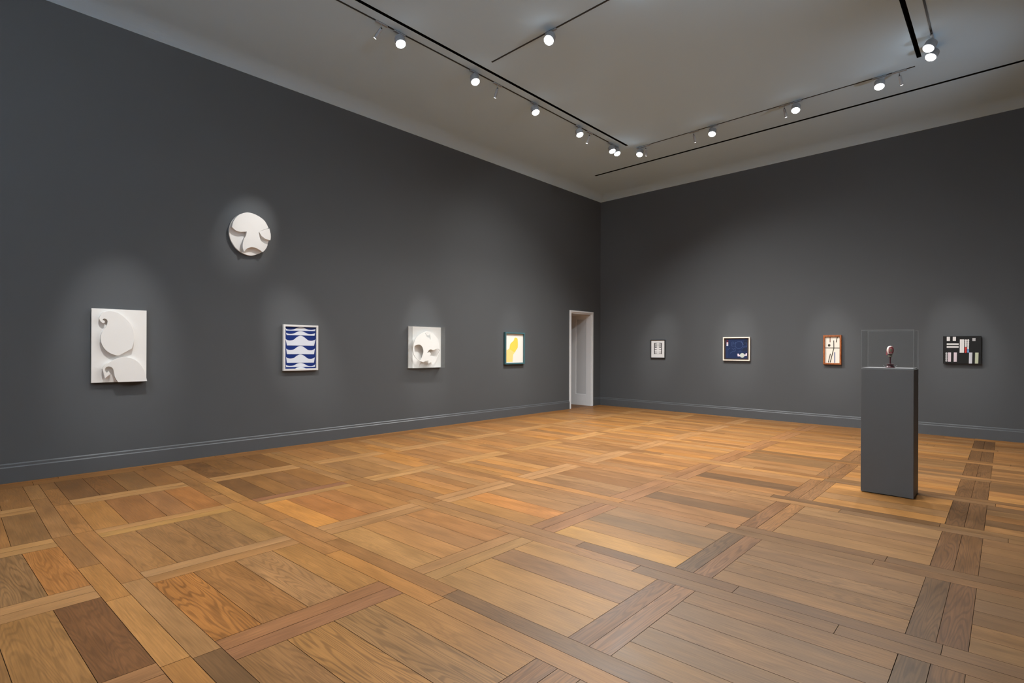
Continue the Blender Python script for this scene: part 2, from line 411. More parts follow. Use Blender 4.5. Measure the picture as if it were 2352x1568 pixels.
# closing slab above (with the slots left open)
b.box((-WT, ROOM_Y-.2, HC+.2), (ROOM_X+.2, .2, HC+.3))
b.box((-WT, ROOM_Y-.2, HW), (-.0, .2, HC+.2)); b.box((ROOM_X, ROOM_Y-.2, HW), (ROOM_X+.2, .2, HC+.2))
b.box((0, 0, HW), (ROOM_X, .2, HC+.2)); b.box((0, ROOM_Y-.2, HW), (ROOM_X, ROOM_Y, HC+.2))
struct(b.build('ceiling', M['ceil'], recalc=False))
slot_lab = ['long black recessed air slot in ceiling beside the left lighting track', 'wide black recessed air slot at top right, beside the paired bright lamps',
            'thin black recessed air slot in ceiling running parallel to the far wall']
for s, lab in zip(SL, slot_lab):
    x0, y0, x1, y1 = s; t = .004; b = MB(); dep = .11
    b.box((x0-t, y0-t, HC+.001), (x0, y1+t, HC+dep)); b.box((x1, y0-t, HC+.001), (x1+t, y1+t, HC+dep))
    b.box((x0, y0-t, HC+.001), (x1, y0, HC+dep)); b.box((x0, y1, HC+.001), (x1, y1+t, HC+dep)); b.box((x0-t, y0-t, HC+dep), (x1+t, y1+t, HC+dep+.01))
    tag(b.build('air_slot', M['black'] if s is not SL[1] else M['slotgrey']), lab, 'air vent', 'recessed air slots in the ceiling')

# baseboards: tall flat board, small step and moulded top
BP = [(0,0),(.022,0),(.022,.168),(.013,.179),(.012,.203),(.004,.213),(0,.215)]
def baseboard(name, p0, p1, nrm):
    p0, p1, n = Vector(p0), Vector(p1), Vector(nrm); b = MB()
    for (d0, z0), (d1, z1) in zip(BP, BP[1:]):
        b.face([p0+n*d0+Vector((0,0,z0)), p1+n*d0+Vector((0,0,z0)), p1+n*d1+Vector((0,0,z1)), p0+n*d1+Vector((0,0,z1))])
    b.face([p0+n*d+Vector((0,0,z)) for d, z in BP]); b.face([p1+n*d+Vector((0,0,z)) for d, z in reversed(BP)])
    struct(b.build(name, M['base']))
baseboard('baseboard_left', (0, ROOM_Y, 0), (0, DY0-.062, 0), (1,0,0))
baseboard('baseboard_corner', (0, DY1+.05, 0), (0, 0, 0), (1,0,0))
baseboard('baseboard_far', (0, 0, 0), (ROOM_X, 0, 0), (0,-1,0))
baseboard('baseboard_right', (ROOM_X, 0, 0), (ROOM_X, ROOM_Y, 0), (-1,0,0))
baseboard('baseboard_rear', (ROOM_X, ROOM_Y, 0), (0, ROOM_Y, 0), (0,1,0))

# doorway: white lining of the thick wall with one long sunk panel a side, and a slim architrave
door = bpy.data.objects.new('door_1', None); COL.objects.link(door); struct(door); door.location = (0, (DY0+DY1)/2, 0)
dl = -(DY0+DY1)/2
def dbox(b, a, c, mi=0): return b.box((a[0], a[1]+dl, a[2]), (c[0], c[1]+dl, c[2]), mi)
b = MB(); dbox(b, (-.005, DY0-.06, 0), (.022, DY0-.001, DZ+.04)); b.build('casing', M['door'], door, bevel=.004)
b = MB(); dbox(b, (-.005, DY1+.001, 0), (.022, DY1+.045, DZ+.04)); b.build('casing', M['door'], door, bevel=.004)
b = MB(); dbox(b, (-.005, DY0-.0605, DZ+.001), (.024, DY1+.0455, DZ+.042)); b.build('header_casing', M['door'], door, bevel=.004)
def lining(yw, sgn):
    """jamb board against the reveal with stiles and rails standing proud of a sunk panel"""
    b = MB(); t = .028; x0, x1 = -WT, 0.0
    px0, px1, pz0, pz1 = -.50, -.165, .295, 2.315
    def bb(a0, a1, z0, z1, d0, d1, mi=0):
        ya, yb = sorted((yw + sgn*d0, yw + sgn*d1)); dbox(b, (a0, ya, z0), (a1, yb, z1), mi)
    bb(x0, x1, 0, DZ, .0005, .012)
    bb(x0, px0, 0, DZ, .012, t); bb(px1, x1, 0, DZ, .012, t); bb(px0, px1, 0, pz0, .012, t); bb(px0, px1, pz1, DZ, .012, t)
    o = b.build('jamb_lining', M['door'], door, bevel=.003)
    b2 = MB(); ya, yb = sorted((yw + sgn*.0122, yw + sgn*.018)); dbox(b2, (px0+.012, ya, pz0+.012), (px1-.012, yb, pz1-.012)); b2.build('sunk_panel', M['doorpanel'], o, bevel=.004)
lining(DY1, -1); lining(DY0, 1)
b = MB(); dbox(b, (-WT, DY0+.0285, DZ-.03), (0, DY1-.0285, DZ-.0005)); b.build('head_lining', M['door'], door)
# ---- drawn shapes of the works, in fractions of each work's face
ART = {'relief':{'up':[(.128,.883),(.141,.9),(.161,.923),(.181,.942),(.198,.952),(.215,.958),(.236,.962),(.262,.967),
(.292,.97),(.326,.971),(.365,.967),(.409,.96),(.451,.949),(.491,.934),(.53,.915),(.567,.894),(.603,.87),(.637,.844),
(.667,.817),(.691,.789),(.711,.761),(.727,.729),(.738,.694),(.746,.657),(.751,.623),(.751,.594),(.748,.568),
(.742,.542),(.732,.512),(.72,.482),(.711,.461),(.469,.363),(.428,.367),(.401,.373),(.363,.382),(.326,.394),
(.294,.407),(.263,.423),(.236,.441),(.212,.462),(.192,.486),(.175,.51),(.163,.533),(.154,.555),(.15,.578),(.148,.601),
(.15,.625),(.156,.647),(.167,.668),(.182,.689),(.197,.708),(.214,.727),(.232,.744),(.247,.761),(.258,.781),
(.266,.801),(.27,.818),(.269,.831),(.264,.842),(.256,.85),(.245,.857),(.232,.862),(.219,.864),(.208,.864),(.198,.861),
(.189,.857),(.184,.851),(.18,.845),(.181,.841),(.186,.84),(.196,.841),(.205,.84),(.213,.835),(.221,.829),(.225,.823),
(.223,.817),(.216,.81),(.208,.805),(.199,.803),(.188,.803),(.176,.806),(.163,.812),(.15,.822),(.139,.832),(.131,.844),
(.126,.856),(.123,.865)],'lo':[(1.0,.0),(.992,.023),(.981,.056),(.969,.09),(.957,.121),(.944,.151),(.926,.181),
(.902,.21),(.873,.238),(.841,.263),(.809,.285),(.774,.303),(.733,.318),(.681,.331),(.622,.342),(.567,.347),
(.518,.344),(.471,.335),(.428,.324),(.391,.31),(.358,.295),(.326,.28),(.294,.269),(.263,.259),(.236,.246),(.213,.227),
(.194,.206),(.181,.191),(.225,.056),(.32,.115),(.313,.128),(.302,.144),(.292,.155),(.286,.152),(.282,.142),
(.275,.136),(.265,.135),(.252,.138),(.242,.142),(.233,.151),(.227,.162),(.225,.173),(.228,.184),(.236,.196),
(.247,.206),(.263,.212),(.283,.217),(.303,.217),(.323,.213),(.343,.205),(.36,.193),(.371,.176),(.379,.156),
(.385,.136),(.389,.116),(.392,.096),(.4,.074),(.418,.047),(.441,.019),(.457,-.002)]},'mask':{'base':[(.224,.609),
(.198,.603),(.174,.593),(.152,.58),(.129,.565),(.107,.547),(.087,.526),(.067,.503),(.049,.477),(.034,.451),
(.023,.424),(.014,.397),(.008,.371),(.004,.349),(.002,.329),(.002,.307),(.003,.282),(.006,.254),(.012,.228),
(.019,.204),(.029,.18),(.041,.157),(.055,.134),(.07,.11),(.088,.089),(.109,.069),(.131,.052),(.154,.038),(.175,.027),
(.197,.018),(.22,.012),(.245,.006),(.272,.003),(.299,.003),(.326,.01),(.353,.021),(.379,.033),(.404,.046),(.427,.059),
(.448,.075),(.465,.093),(.479,.114),(.492,.134),(.504,.152),(.515,.171),(.524,.191),(.533,.212),(.541,.236),
(.546,.26),(.549,.285),(.551,.312),(.549,.339),(.546,.368),(.54,.398),(.53,.428),(.514,.459),(.494,.489),(.472,.517),
(.448,.54),(.422,.559),(.396,.576),(.37,.588),(.343,.598),(.315,.605),(.285,.609),(.253,.611)],'plate':[(.17,.588),
(.184,.594),(.204,.602),(.224,.608),(.24,.61),(.257,.61),(.272,.609),(.286,.609),(.298,.607),(.315,.603),(.339,.597),
(.368,.588),(.396,.576),(.423,.561),(.449,.544),(.472,.523),(.492,.492),(.51,.457),(.522,.432),(.441,.392),
(.412,.374),(.383,.357),(.394,.301),(.397,.284),(.402,.26),(.41,.239),(.422,.224),(.437,.213),(.454,.203),(.474,.196),
(.496,.192),(.511,.189),(.495,.141),(.483,.121),(.467,.097),(.45,.079),(.436,.066),(.404,.089),(.389,.096),
(.369,.105),(.348,.113),(.33,.117),(.312,.119),(.292,.118),(.27,.113),(.246,.104),(.226,.092),(.208,.074),(.193,.053),
(.182,.037),(.165,.081),(.164,.099),(.163,.125),(.164,.15),(.168,.173),(.173,.195),(.18,.216),(.189,.237),(.199,.258),
(.207,.278),(.212,.298),(.215,.318),(.217,.332),(.135,.312),(.119,.313),(.097,.314),(.076,.32),(.055,.333),
(.034,.351),(.02,.364),(.034,.438),(.044,.457),(.059,.484),(.075,.509),(.092,.529),(.109,.546),(.122,.558)],
'lid':[(.383,.357),(.397,.365),(.417,.376),(.441,.388),(.472,.403),(.507,.419),(.533,.43),(.552,.353),(.553,.339),
(.554,.319),(.554,.301),(.553,.284),(.55,.268),(.548,.257),(.479,.263),(.462,.274),(.439,.288),
(.422,.299)]},'blue':{'inner':[(.053,.964),(.946,.964),(.946,.039),(.055,.037)],'waves':[[(.07,.918),(.082,.912),
(.1,.902),(.12,.895),(.142,.891),(.167,.889),(.195,.889),(.226,.89),(.261,.894),(.295,.899),(.327,.909),(.357,.922),
(.388,.933),(.422,.942),(.457,.949),(.491,.953),(.525,.951),(.56,.946),(.595,.938),(.632,.927),(.671,.913),
(.709,.903),(.746,.899),(.782,.898),(.815,.899),(.842,.901),(.866,.905),(.886,.909),(.905,.914),(.92,.92),(.931,.924),
(.919,.875),(.087,.871)],[(.081,.826),(.093,.82),(.11,.812),(.129,.805),(.151,.801),(.175,.799),(.202,.799),(.233,.8),
(.267,.804),(.3,.81),(.331,.82),(.36,.834),(.391,.845),(.424,.855),(.457,.862),(.491,.866),(.524,.864),(.558,.858),
(.592,.849),(.628,.837),(.666,.822),(.702,.811),(.739,.806),(.774,.805),(.806,.806),(.832,.808),(.855,.811),
(.875,.815),(.893,.819),(.908,.823),(.919,.826),(.902,.772),(.102,.773)],[(.069,.692),(.081,.685),(.099,.674),
(.119,.666),(.141,.661),(.166,.658),(.194,.657),(.226,.66),(.261,.665),(.295,.674),(.327,.691),(.358,.713),
(.389,.733),(.423,.748),(.458,.76),(.493,.766),(.527,.762),(.561,.751),(.597,.735),(.634,.714),(.673,.688),
(.711,.668),(.748,.659),(.785,.657),(.818,.657),(.845,.66),(.869,.666),(.89,.672),(.908,.678),(.924,.685),(.935,.69),
(.891,.548),(.112,.549)],[(.089,.482),(.101,.475),(.117,.466),(.137,.458),(.158,.453),(.182,.451),(.209,.45),
(.239,.452),(.273,.456),(.305,.464),(.336,.478),(.365,.497),(.395,.514),(.427,.527),(.461,.537),(.494,.541),
(.527,.538),(.56,.528),(.593,.514),(.629,.495),(.666,.472),(.703,.454),(.738,.446),(.773,.444),(.804,.444),
(.831,.447),(.853,.453),(.873,.46),(.891,.468),(.906,.478),(.916,.484),(.891,.356),(.112,.36)],[(.088,.298),(.1,.291),
(.116,.281),(.136,.273),(.157,.269),(.181,.266),(.208,.265),(.239,.266),(.272,.27),(.305,.277),(.335,.292),
(.364,.311),(.395,.327),(.427,.339),(.46,.35),(.493,.354),(.526,.349),(.559,.339),(.593,.325),(.629,.306),(.666,.282),
(.702,.264),(.738,.256),(.773,.253),(.804,.253),(.83,.256),(.853,.261),(.873,.268),(.891,.275),(.906,.284),(.916,.29),
(.887,.169),(.111,.174)],[(.081,.129),(.092,.125),(.109,.118),(.129,.112),(.151,.109),(.175,.106),(.203,.106),
(.234,.106),(.268,.108),(.301,.114),(.332,.124),(.362,.137),(.393,.149),(.426,.158),(.46,.165),(.494,.167),
(.527,.164),(.561,.156),(.595,.145),(.632,.131),(.67,.113),(.707,.1),(.743,.093),(.779,.09),(.811,.09),(.837,.093),
(.86,.098),(.881,.104),(.899,.113),(.914,.123),(.925,.131),(.912,.074),(.092,.082)],[(.328,.036),(.344,.044),
(.366,.054),(.394,.064),(.427,.07),(.465,.074),(.501,.076),(.535,.074),(.568,.069),(.598,.062),(.625,.052),
(.648,.041),(.665,.033)]]},'head':{'outer':[(.549,.893),(.5,.874),(.43,.847),(.366,.818),(.315,.788),(.269,.755),
(.23,.718),(.2,.673),(.177,.624),(.16,.572),(.147,.517),(.141,.459),(.144,.404),(.156,.352),(.177,.303),(.205,.261),
(.24,.229),(.282,.204),(.325,.183),(.372,.163),(.42,.147),(.454,.135),(.507,.171),(.551,.175),(.596,.18),(.596,.119),
(.707,.135),(.741,.151),(.789,.175),(.831,.202),(.859,.231),(.881,.264),(.901,.3),(.921,.337),(.938,.377),(.948,.423),
(.949,.477),(.944,.538),(.932,.595),(.914,.647),(.891,.697),(.861,.742),(.818,.785),(.77,.824),(.735,.851)],
'holes':[[(.18,.506),(.186,.525),(.198,.534),(.217,.543),(.246,.553),(.281,.562),(.315,.564),(.345,.559),(.373,.547),
(.398,.527),(.421,.496),(.441,.456),(.452,.418),(.452,.386),(.443,.354),(.43,.322),(.415,.283),(.396,.243),
(.378,.213),(.364,.197),(.35,.191),(.333,.195),(.307,.212),(.276,.24),(.249,.273),(.228,.31),(.21,.351),(.196,.392),
(.186,.434),(.18,.474)],[(.567,.359),(.578,.378),(.594,.404),(.613,.426),(.637,.439),(.664,.448),(.69,.451),
(.711,.444),(.731,.432),(.752,.427),(.777,.436),(.804,.451),(.83,.463),(.857,.468),(.883,.469),(.901,.469),
(.968,.425),(.932,.398),(.922,.367),(.901,.324),(.859,.272),(.815,.232),(.784,.233),(.761,.25),(.747,.273),(.74,.293),
(.645,.28),(.675,.347),(.656,.365),(.636,.383)],[(.5,.845),(.522,.821),(.55,.797),(.573,.795),(.596,.801),(.623,.809),
(.645,.816),(.661,.714),(.657,.691),(.651,.677),(.642,.705),(.635,.738),(.573,.736),(.546,.767),
(.519,.797)]]},'yellow':{'inner':[(.052,.935),(.914,.944),(.914,.062),(.053,.071)],'up':[(.513,.83),(.572,.838),
(.631,.825),(.66,.796),(.674,.74),(.682,.634),(.674,.528),(.638,.481),(.592,.451),(.556,.402),(.514,.37),(.455,.388),
(.39,.423),(.321,.443),(.268,.47),(.262,.526),(.277,.584),(.291,.622),(.313,.651),(.349,.676),(.39,.699),(.43,.721),
(.467,.748),(.488,.792)],'lo':[(.059,.074),(.057,.429),(.177,.459),(.22,.486),(.283,.508),(.37,.499),(.452,.47),
(.498,.421),(.514,.37),(.489,.34),(.452,.308),(.434,.25),(.422,.185),(.416,.119),
(.414,.069)]},'A':{'inner':[(.038,.972),(.963,.967),(.963,.036),(.038,.033)],'black':[(.237,.828),(.776,.826),
(.776,.216),(.235,.214)],'waves':[[(.283,.803),(.312,.796),(.351,.791),(.39,.799),(.431,.809),(.47,.816),(.507,.82),
(.545,.816),(.583,.808),(.624,.798),(.663,.79),(.702,.795),(.73,.801),(.721,.767),(.292,.769)],[(.283,.758),
(.312,.751),(.35,.746),(.39,.75),(.431,.757),(.469,.761),(.507,.764),(.545,.761),(.583,.756),(.624,.749),(.663,.745),
(.701,.75),(.73,.756),(.721,.727),(.292,.728)],[(.283,.712),(.312,.705),(.35,.699),(.39,.704),(.431,.713),(.469,.72),
(.507,.723),(.545,.719),(.583,.713),(.624,.704),(.663,.698),(.701,.703),(.73,.711),(.721,.679),(.292,.681)],
[(.283,.667),(.312,.648),(.35,.633),(.39,.642),(.431,.657),(.469,.668),(.507,.673),(.545,.667),(.583,.657),
(.623,.641),(.663,.632),(.701,.647),(.73,.666),(.721,.607),(.292,.608)],[(.283,.592),(.311,.577),(.35,.565),
(.39,.574),(.431,.589),(.469,.6),(.507,.605),(.545,.6),(.583,.589),(.623,.574),(.663,.564),(.701,.576),(.73,.591),
(.721,.479),(.291,.48)],[(.283,.463),(.311,.452),(.35,.445),(.39,.455),(.431,.469),(.469,.48),(.507,.485),(.544,.48),
(.583,.469),(.623,.455),(.663,.446),(.701,.453),(.73,.462),(.721,.352),(.291,.351)],[(.282,.333),(.311,.325),
(.35,.32),(.389,.329),(.43,.34),(.469,.349),(.507,.354),(.544,.349),(.582,.341),(.623,.329),(.663,.321),(.701,.326),
(.729,.334),(.721,.284),(.291,.283)],[(.282,.265),(.311,.256),(.35,.249),(.389,.257),(.43,.268),(.469,.277),
(.506,.281),(.544,.277),(.582,.269),(.623,.257),(.663,.25),(.701,.257),(.729,.266),(.721,.22),
(.291,.219)]]},'B':{'inner':[(.039,.946),(.939,.954),(.946,.048),(.04,.051)],'ground':[(.085,.91),(.902,.926),
(.903,.093),(.082,.09)],'lines':[[(.321,.798),(.319,.617),(.331,.618),(.333,.798)],[(.325,.611),(.45,.611),(.45,.624),
(.325,.624)],[(.327,.792),(.394,.792),(.394,.803),(.327,.803)],[(.389,.797),(.388,.712),(.398,.712),(.399,.797)],
[(.343,.707),(.426,.707),(.426,.718),(.343,.718)],[(.43,.709),(.481,.784),(.473,.791),(.422,.716)],[(.477,.794),
(.435,.794),(.435,.782),(.477,.782)],[(.674,.81),(.747,.659),(.766,.671),(.693,.822)],[(.883,.75),(.882,.586),
(.891,.586),(.893,.75)],[(.887,.591),(.731,.591),(.731,.58),(.887,.58)],[(.888,.754),(.798,.75),(.798,.74),
(.888,.745)],[(.399,.516),(.457,.517),(.458,.53),(.399,.53)],[(.452,.523),(.45,.405),(.462,.405),(.463,.523)],
[(.456,.411),(.364,.406),(.365,.393),(.456,.398)],[(.361,.405),(.26,.319),(.267,.308),(.368,.394)],[(.185,.469),
(.269,.541),(.262,.551),(.178,.48)],[(.321,.533),(.378,.467),(.386,.475),(.328,.541)],[(.385,.466),(.419,.5),
(.412,.508),(.379,.475)],[(.627,.42),(.701,.35),(.707,.359),(.634,.429)],[(.549,.359),(.632,.406),(.629,.415),
(.545,.367)],[(.145,.551),(.14,.121),(.147,.121),(.152,.551)],[(.708,.484),(.791,.578),(.786,.583),(.703,.489)]],
'ring':[[(.733,.663),(.729,.627),(.719,.593),(.701,.562),(.679,.537),(.652,.517),(.622,.505),(.59,.501),(.558,.505),
(.528,.517),(.501,.536),(.479,.562),(.462,.593),(.452,.627),(.449,.663),(.453,.699),(.464,.734),(.481,.764),
(.504,.79),(.531,.809),(.561,.821),(.593,.825),(.625,.821),(.654,.809),(.681,.79),(.703,.764),(.72,.734),(.73,.699)],
[(.722,.663),(.718,.63),(.708,.599),(.692,.571),(.672,.547),(.647,.529),(.619,.518),(.59,.514),(.561,.518),
(.533,.529),(.509,.546),(.488,.57),(.473,.598),(.463,.63),(.461,.663),(.464,.696),(.474,.728),(.49,.756),(.511,.78),
(.536,.798),(.564,.809),(.593,.812),(.622,.808),(.649,.797),(.674,.78),(.694,.756),(.709,.728),(.719,.696)]],
'dark':[[(.085,.91),(.186,.91),(.217,.693),(.098,.598)],[(.783,.881),(.901,.881),(.9,.675),(.748,.656)],[(.714,.543),
(.899,.562),(.901,.412),(.729,.411)]],'red':[[(.158,.907),(.202,.817),(.113,.817)]],'pink':[[(.192,.75),(.189,.735),
(.181,.723),(.17,.714),(.157,.711),(.144,.714),(.133,.723),(.125,.735),(.123,.75),(.126,.765),(.133,.778),(.144,.786),
(.158,.789),(.171,.786),(.182,.778),(.189,.765)]],'white':[[(.192,.668),(.19,.652),(.182,.639),(.17,.63),(.156,.627),
(.142,.63),(.13,.639),(.123,.652),(.12,.668),(.123,.683),(.131,.696),(.143,.705),(.157,.708),(.171,.705),(.182,.697),
(.19,.683)]],'pale':[[(.534,.296),(.596,.297),(.604,.248),(.645,.245),(.649,.184),(.545,.183)],[(.781,.259),
(.836,.266),(.84,.318),(.891,.318),(.888,.21),(.785,.202)]],'disc':[[(.801,.228),(.798,.203),(.789,.179),(.775,.159),
(.757,.143),(.737,.133),(.714,.129),(.692,.132),(.672,.142),(.654,.157),(.64,.177),(.632,.201),(.629,.226),
(.633,.252),(.641,.276),(.655,.296),(.673,.312),(.694,.322),(.716,.325),(.738,.322),(.759,.313),(.776,.297),
(.79,.277),(.798,.253)]]},'C':{'inner':[(.1,.944),(.901,.945),(.897,.058),(.094,.063)],'brown':[[(.351,.944),
(.349,.754),(.392,.754),(.394,.943)]],'dark':[[(.753,.945),(.679,.755),(.722,.749),(.796,.939)],[(.393,.652),
(.387,.635),(.371,.621),(.348,.611),(.32,.608),(.293,.611),(.269,.621),(.254,.636),(.248,.653),(.254,.67),(.27,.685),
(.293,.694),(.321,.697),(.349,.694),(.372,.684),(.387,.669)],[(.099,.552),(.898,.547),(.898,.574),(.099,.578)],
[(.549,.817),(.558,.557),(.602,.557),(.592,.818)],[(.56,.562),(.354,.068),(.398,.06),(.605,.555)],[(.372,.368),
(.254,.068),(.296,.062),(.414,.362)]],'blue':[[(.601,.417),(.605,.06),(.654,.06),
(.65,.418)]]},'D':{'white':[[(.102,.978),(.188,.977),(.186,.822),(.101,.823)],[(.264,.976),(.347,.974),(.345,.823),
(.262,.823)],[(.102,.737),(.419,.734),(.418,.676),(.101,.678)],[(.101,.638),(.417,.636),(.417,.578),(.1,.579)],
[(.45,.879),(.564,.878),(.557,.399),(.443,.399)],[(.634,.84),(.632,.825),(.626,.813),(.617,.805),(.606,.802),
(.596,.805),(.587,.813),(.581,.826),(.58,.84),(.582,.855),(.588,.867),(.597,.875),(.608,.878),(.618,.875),(.627,.867),
(.633,.854)],[(.633,.774),(.631,.76),(.625,.748),(.616,.739),(.605,.737),(.595,.74),(.586,.748),(.58,.76),(.579,.775),
(.581,.789),(.587,.802),(.596,.81),(.607,.813),(.617,.81),(.626,.801),(.632,.789)],[(.632,.709),(.63,.695),
(.624,.683),(.615,.674),(.604,.672),(.594,.674),(.585,.683),(.579,.695),(.578,.71),(.58,.724),(.586,.737),(.595,.745),
(.606,.748),(.616,.745),(.625,.736),(.631,.724)],[(.631,.642),(.629,.628),(.623,.616),(.614,.607),(.603,.605),
(.593,.608),(.584,.616),(.578,.628),(.577,.643),(.579,.657),(.585,.67),(.594,.678),(.605,.681),(.615,.678),
(.624,.669),(.629,.657)],[(.694,.844),(.691,.829),(.685,.817),(.676,.809),(.666,.806),(.655,.809),(.646,.818),
(.641,.83),(.639,.845),(.641,.859),(.647,.871),(.656,.88),(.667,.882),(.677,.879),(.686,.871),(.692,.859)],
[(.692,.776),(.69,.761),(.684,.749),(.675,.741),(.664,.738),(.654,.741),(.645,.749),(.64,.762),(.638,.776),(.64,.791),
(.646,.803),(.655,.811),(.666,.814),(.676,.811),(.685,.803),(.691,.79)],[(.691,.709),(.689,.694),(.683,.682),
(.674,.674),(.663,.671),(.653,.674),(.644,.682),(.639,.695),(.637,.709),(.639,.724),(.645,.736),(.654,.744),
(.665,.747),(.675,.744),(.684,.736),(.689,.723)],[(.69,.642),(.688,.628),(.682,.615),(.673,.607),(.662,.604),
(.652,.607),(.643,.615),(.637,.628),(.636,.642),(.638,.657),(.644,.669),(.653,.677),(.664,.68),(.674,.677),
(.683,.669),(.688,.657)],[(.689,.569),(.687,.555),(.681,.543),(.672,.534),(.661,.532),(.651,.535),(.642,.543),
(.636,.555),(.634,.57),(.637,.584),(.643,.596),(.652,.604),(.662,.607),(.673,.604),(.681,.596),(.687,.584)]],
'red':[[(.631,.565),(.628,.55),(.622,.537),(.613,.529),(.602,.526),(.591,.529),(.582,.537),(.577,.55),(.575,.565),
(.577,.58),(.583,.592),(.593,.601),(.603,.604),(.614,.601),(.623,.592),(.629,.579)],[(.63,.498),(.627,.483),
(.621,.471),(.612,.462),(.601,.459),(.59,.462),(.581,.471),(.576,.483),(.574,.498),(.576,.513),(.582,.525),
(.592,.534),(.602,.537),(.613,.534),(.622,.525),(.628,.513)],[(.629,.43),(.626,.416),(.62,.403),(.611,.395),(.6,.392),
(.589,.395),(.58,.403),(.575,.416),(.573,.43),(.575,.445),(.581,.458),(.59,.466),(.601,.469),(.612,.466),(.621,.458),
(.627,.445)]],'blue':[[(.691,.5),(.688,.485),(.682,.473),(.673,.465),(.663,.462),(.652,.465),(.644,.473),(.638,.485),
(.636,.5),(.638,.514),(.645,.527),(.654,.535),(.664,.538),(.674,.535),(.683,.526),(.689,.514)],[(.69,.435),
(.687,.421),(.681,.409),(.672,.4),(.662,.398),(.651,.4),(.643,.409),(.637,.421),(.635,.435),(.637,.45),(.644,.462),
(.653,.47),(.663,.473),(.673,.47),(.682,.462),(.688,.45)]],'grey':[[(.772,.923),(.853,.922),(.851,.815),(.77,.816)],
[(.121,.371),(.118,.356),(.112,.344),(.104,.336),(.093,.333),(.083,.336),(.074,.344),(.068,.356),(.066,.371),
(.068,.385),(.074,.397),(.083,.405),(.094,.408),(.104,.405),(.113,.397),(.119,.385)],[(.12,.305),(.118,.291),
(.112,.279),(.103,.271),(.093,.268),(.082,.271),(.073,.279),(.068,.291),(.066,.305),(.068,.319),(.074,.332),
(.083,.34),(.093,.342),(.104,.34),(.112,.332),(.118,.32)],[(.119,.24),(.117,.226),(.111,.214),(.102,.206),(.092,.203),
(.082,.206),(.073,.214),(.067,.226),(.065,.24),(.067,.254),(.073,.266),(.082,.274),(.093,.277),(.103,.274),
(.112,.266),(.118,.254)],[(.119,.175),(.117,.161),(.111,.149),(.102,.141),(.091,.138),(.081,.141),(.072,.149),
(.067,.161),(.065,.175),(.067,.189),(.073,.201),(.082,.209),(.092,.212),(.102,.209),(.111,.201),(.117,.19)],
[(.118,.106),(.116,.091),(.11,.079),(.101,.071),(.091,.069),(.08,.071),(.072,.079),(.066,.091),(.064,.105),
(.066,.119),(.072,.131),(.081,.139),(.091,.142),(.102,.14),(.111,.132),(.116,.12)]],'pinkish':[[(.136,.406),
(.218,.406),(.215,.07),(.133,.069)],[(.291,.406),(.373,.406),(.369,.071),(.287,.07)]],'cool':[[(.69,.406),(.772,.405),
(.765,.014),(.683,.013)]],'greenish':[[(.845,.405),(.931,.405),(.923,.016),(.837,.015)]]}}
# camera: position and (yaw, pitch, roll, focal length in px, vertical shift in px)
CAMX, CAMY = 8.0278, -11.9776
CAMPAR = (0.757423, 0.000769, 0.003569, 1202.52, 16.79)
# ---------------------------------------------------------------- works on the walls
def wall_T(side, a0, b0, w, h):
    """(u,v,d) on a wall: u along it as seen by a viewer, v up, d out into the room; u,v in 0..1"""
    if side == 'left': return lambda u, v, d: (d, a0 + u*w, b0 + v*h)
    return lambda u, v, d: (a0 + u*w, -d, b0 + v*h)
def place(side, name, label, cat, box):
    a0, a1, z0, z1 = box; ac = (a0+a1)/2
    loc = (0, ac, z0) if side == 'left' else (ac, 0, z0)
    root = thing(name, label, cat, loc)
    T = wall_T(side, a0 - ac, 0, a1-a0, z1-z0)
    return root, T, a1-a0, z1-z0
G = .003                     # clearance behind a hung work
def frame_part(T, w, h, fw, depth, lip, mat, root, bot=None):
    """four mitred mouldings of face width fw (metres), lip = depth of the rebate in front of the picture"""
    b = MB(); fx, fy = fw/w, fw/h
    o = [(0,0),(1,0),(1,1),(0,1)]; i = [(fx,fy),(1-fx,fy),(1-fx,1-fy),(fx,1-fy)]
    for k in range(4):
        q = (k+1) % 4
        b.face([T(*o[k],depth), T(*o[q],depth), T(*i[q],depth), T(*i[k],depth)])
        b.face([T(*o[k],G), T(*o[q],G), T(*o[q],depth), T(*o[k],depth)])
        b.face([T(*i[k],G), T(*i[k],depth), T(*i[q],depth), T(*i[q],G)])
        b.face([T(*o[k],G), T(*i[k],G), T(*i[q],G), T(*o[q],G)])
    return b.build('frame', mat, root, bevel=.0025)
def ground(b, T, fx, fy, d, mi=0):
    b.prism([(fx,fy),(1-fx,fy),(1-fx,1-fy),(fx,1-fy)], T, G+.002, d, mi=mi)
def shapes(b, T, polys, d0, d1, mi):
    for p in polys: b.prism(p, T, d0, d1, mi=mi)

# 1 white relief, tall rectangle with two curled raised shapes
root, T, w, h = place('left', 'hanging_relief', 'tall white rectangular relief with two raised curling shapes, leftmost on the wall', 'relief', (-10.881, -10.327, 1.077, 1.975))
MB().prism([(0,0),(1,0),(1,1),(0,1)], T, .012, .046).build('panel', M['white'], root, bevel=.002)
MB().prism([(.08,.08),(.92,.08),(.92,.92),(.08,.92)], T, G, .0119).build('backing_batten', M['fixture'], root)
MB().prism(ART['relief']['up'], T, .0462, .086).build('raised_shape', M['white'], root, bevel=.0015)
MB().prism([(min(u,.999), max(v,.001)) for u, v in ART['relief']['lo']], T, .0462, .090).build('raised_shape', M['white'], root, bevel=.0015)

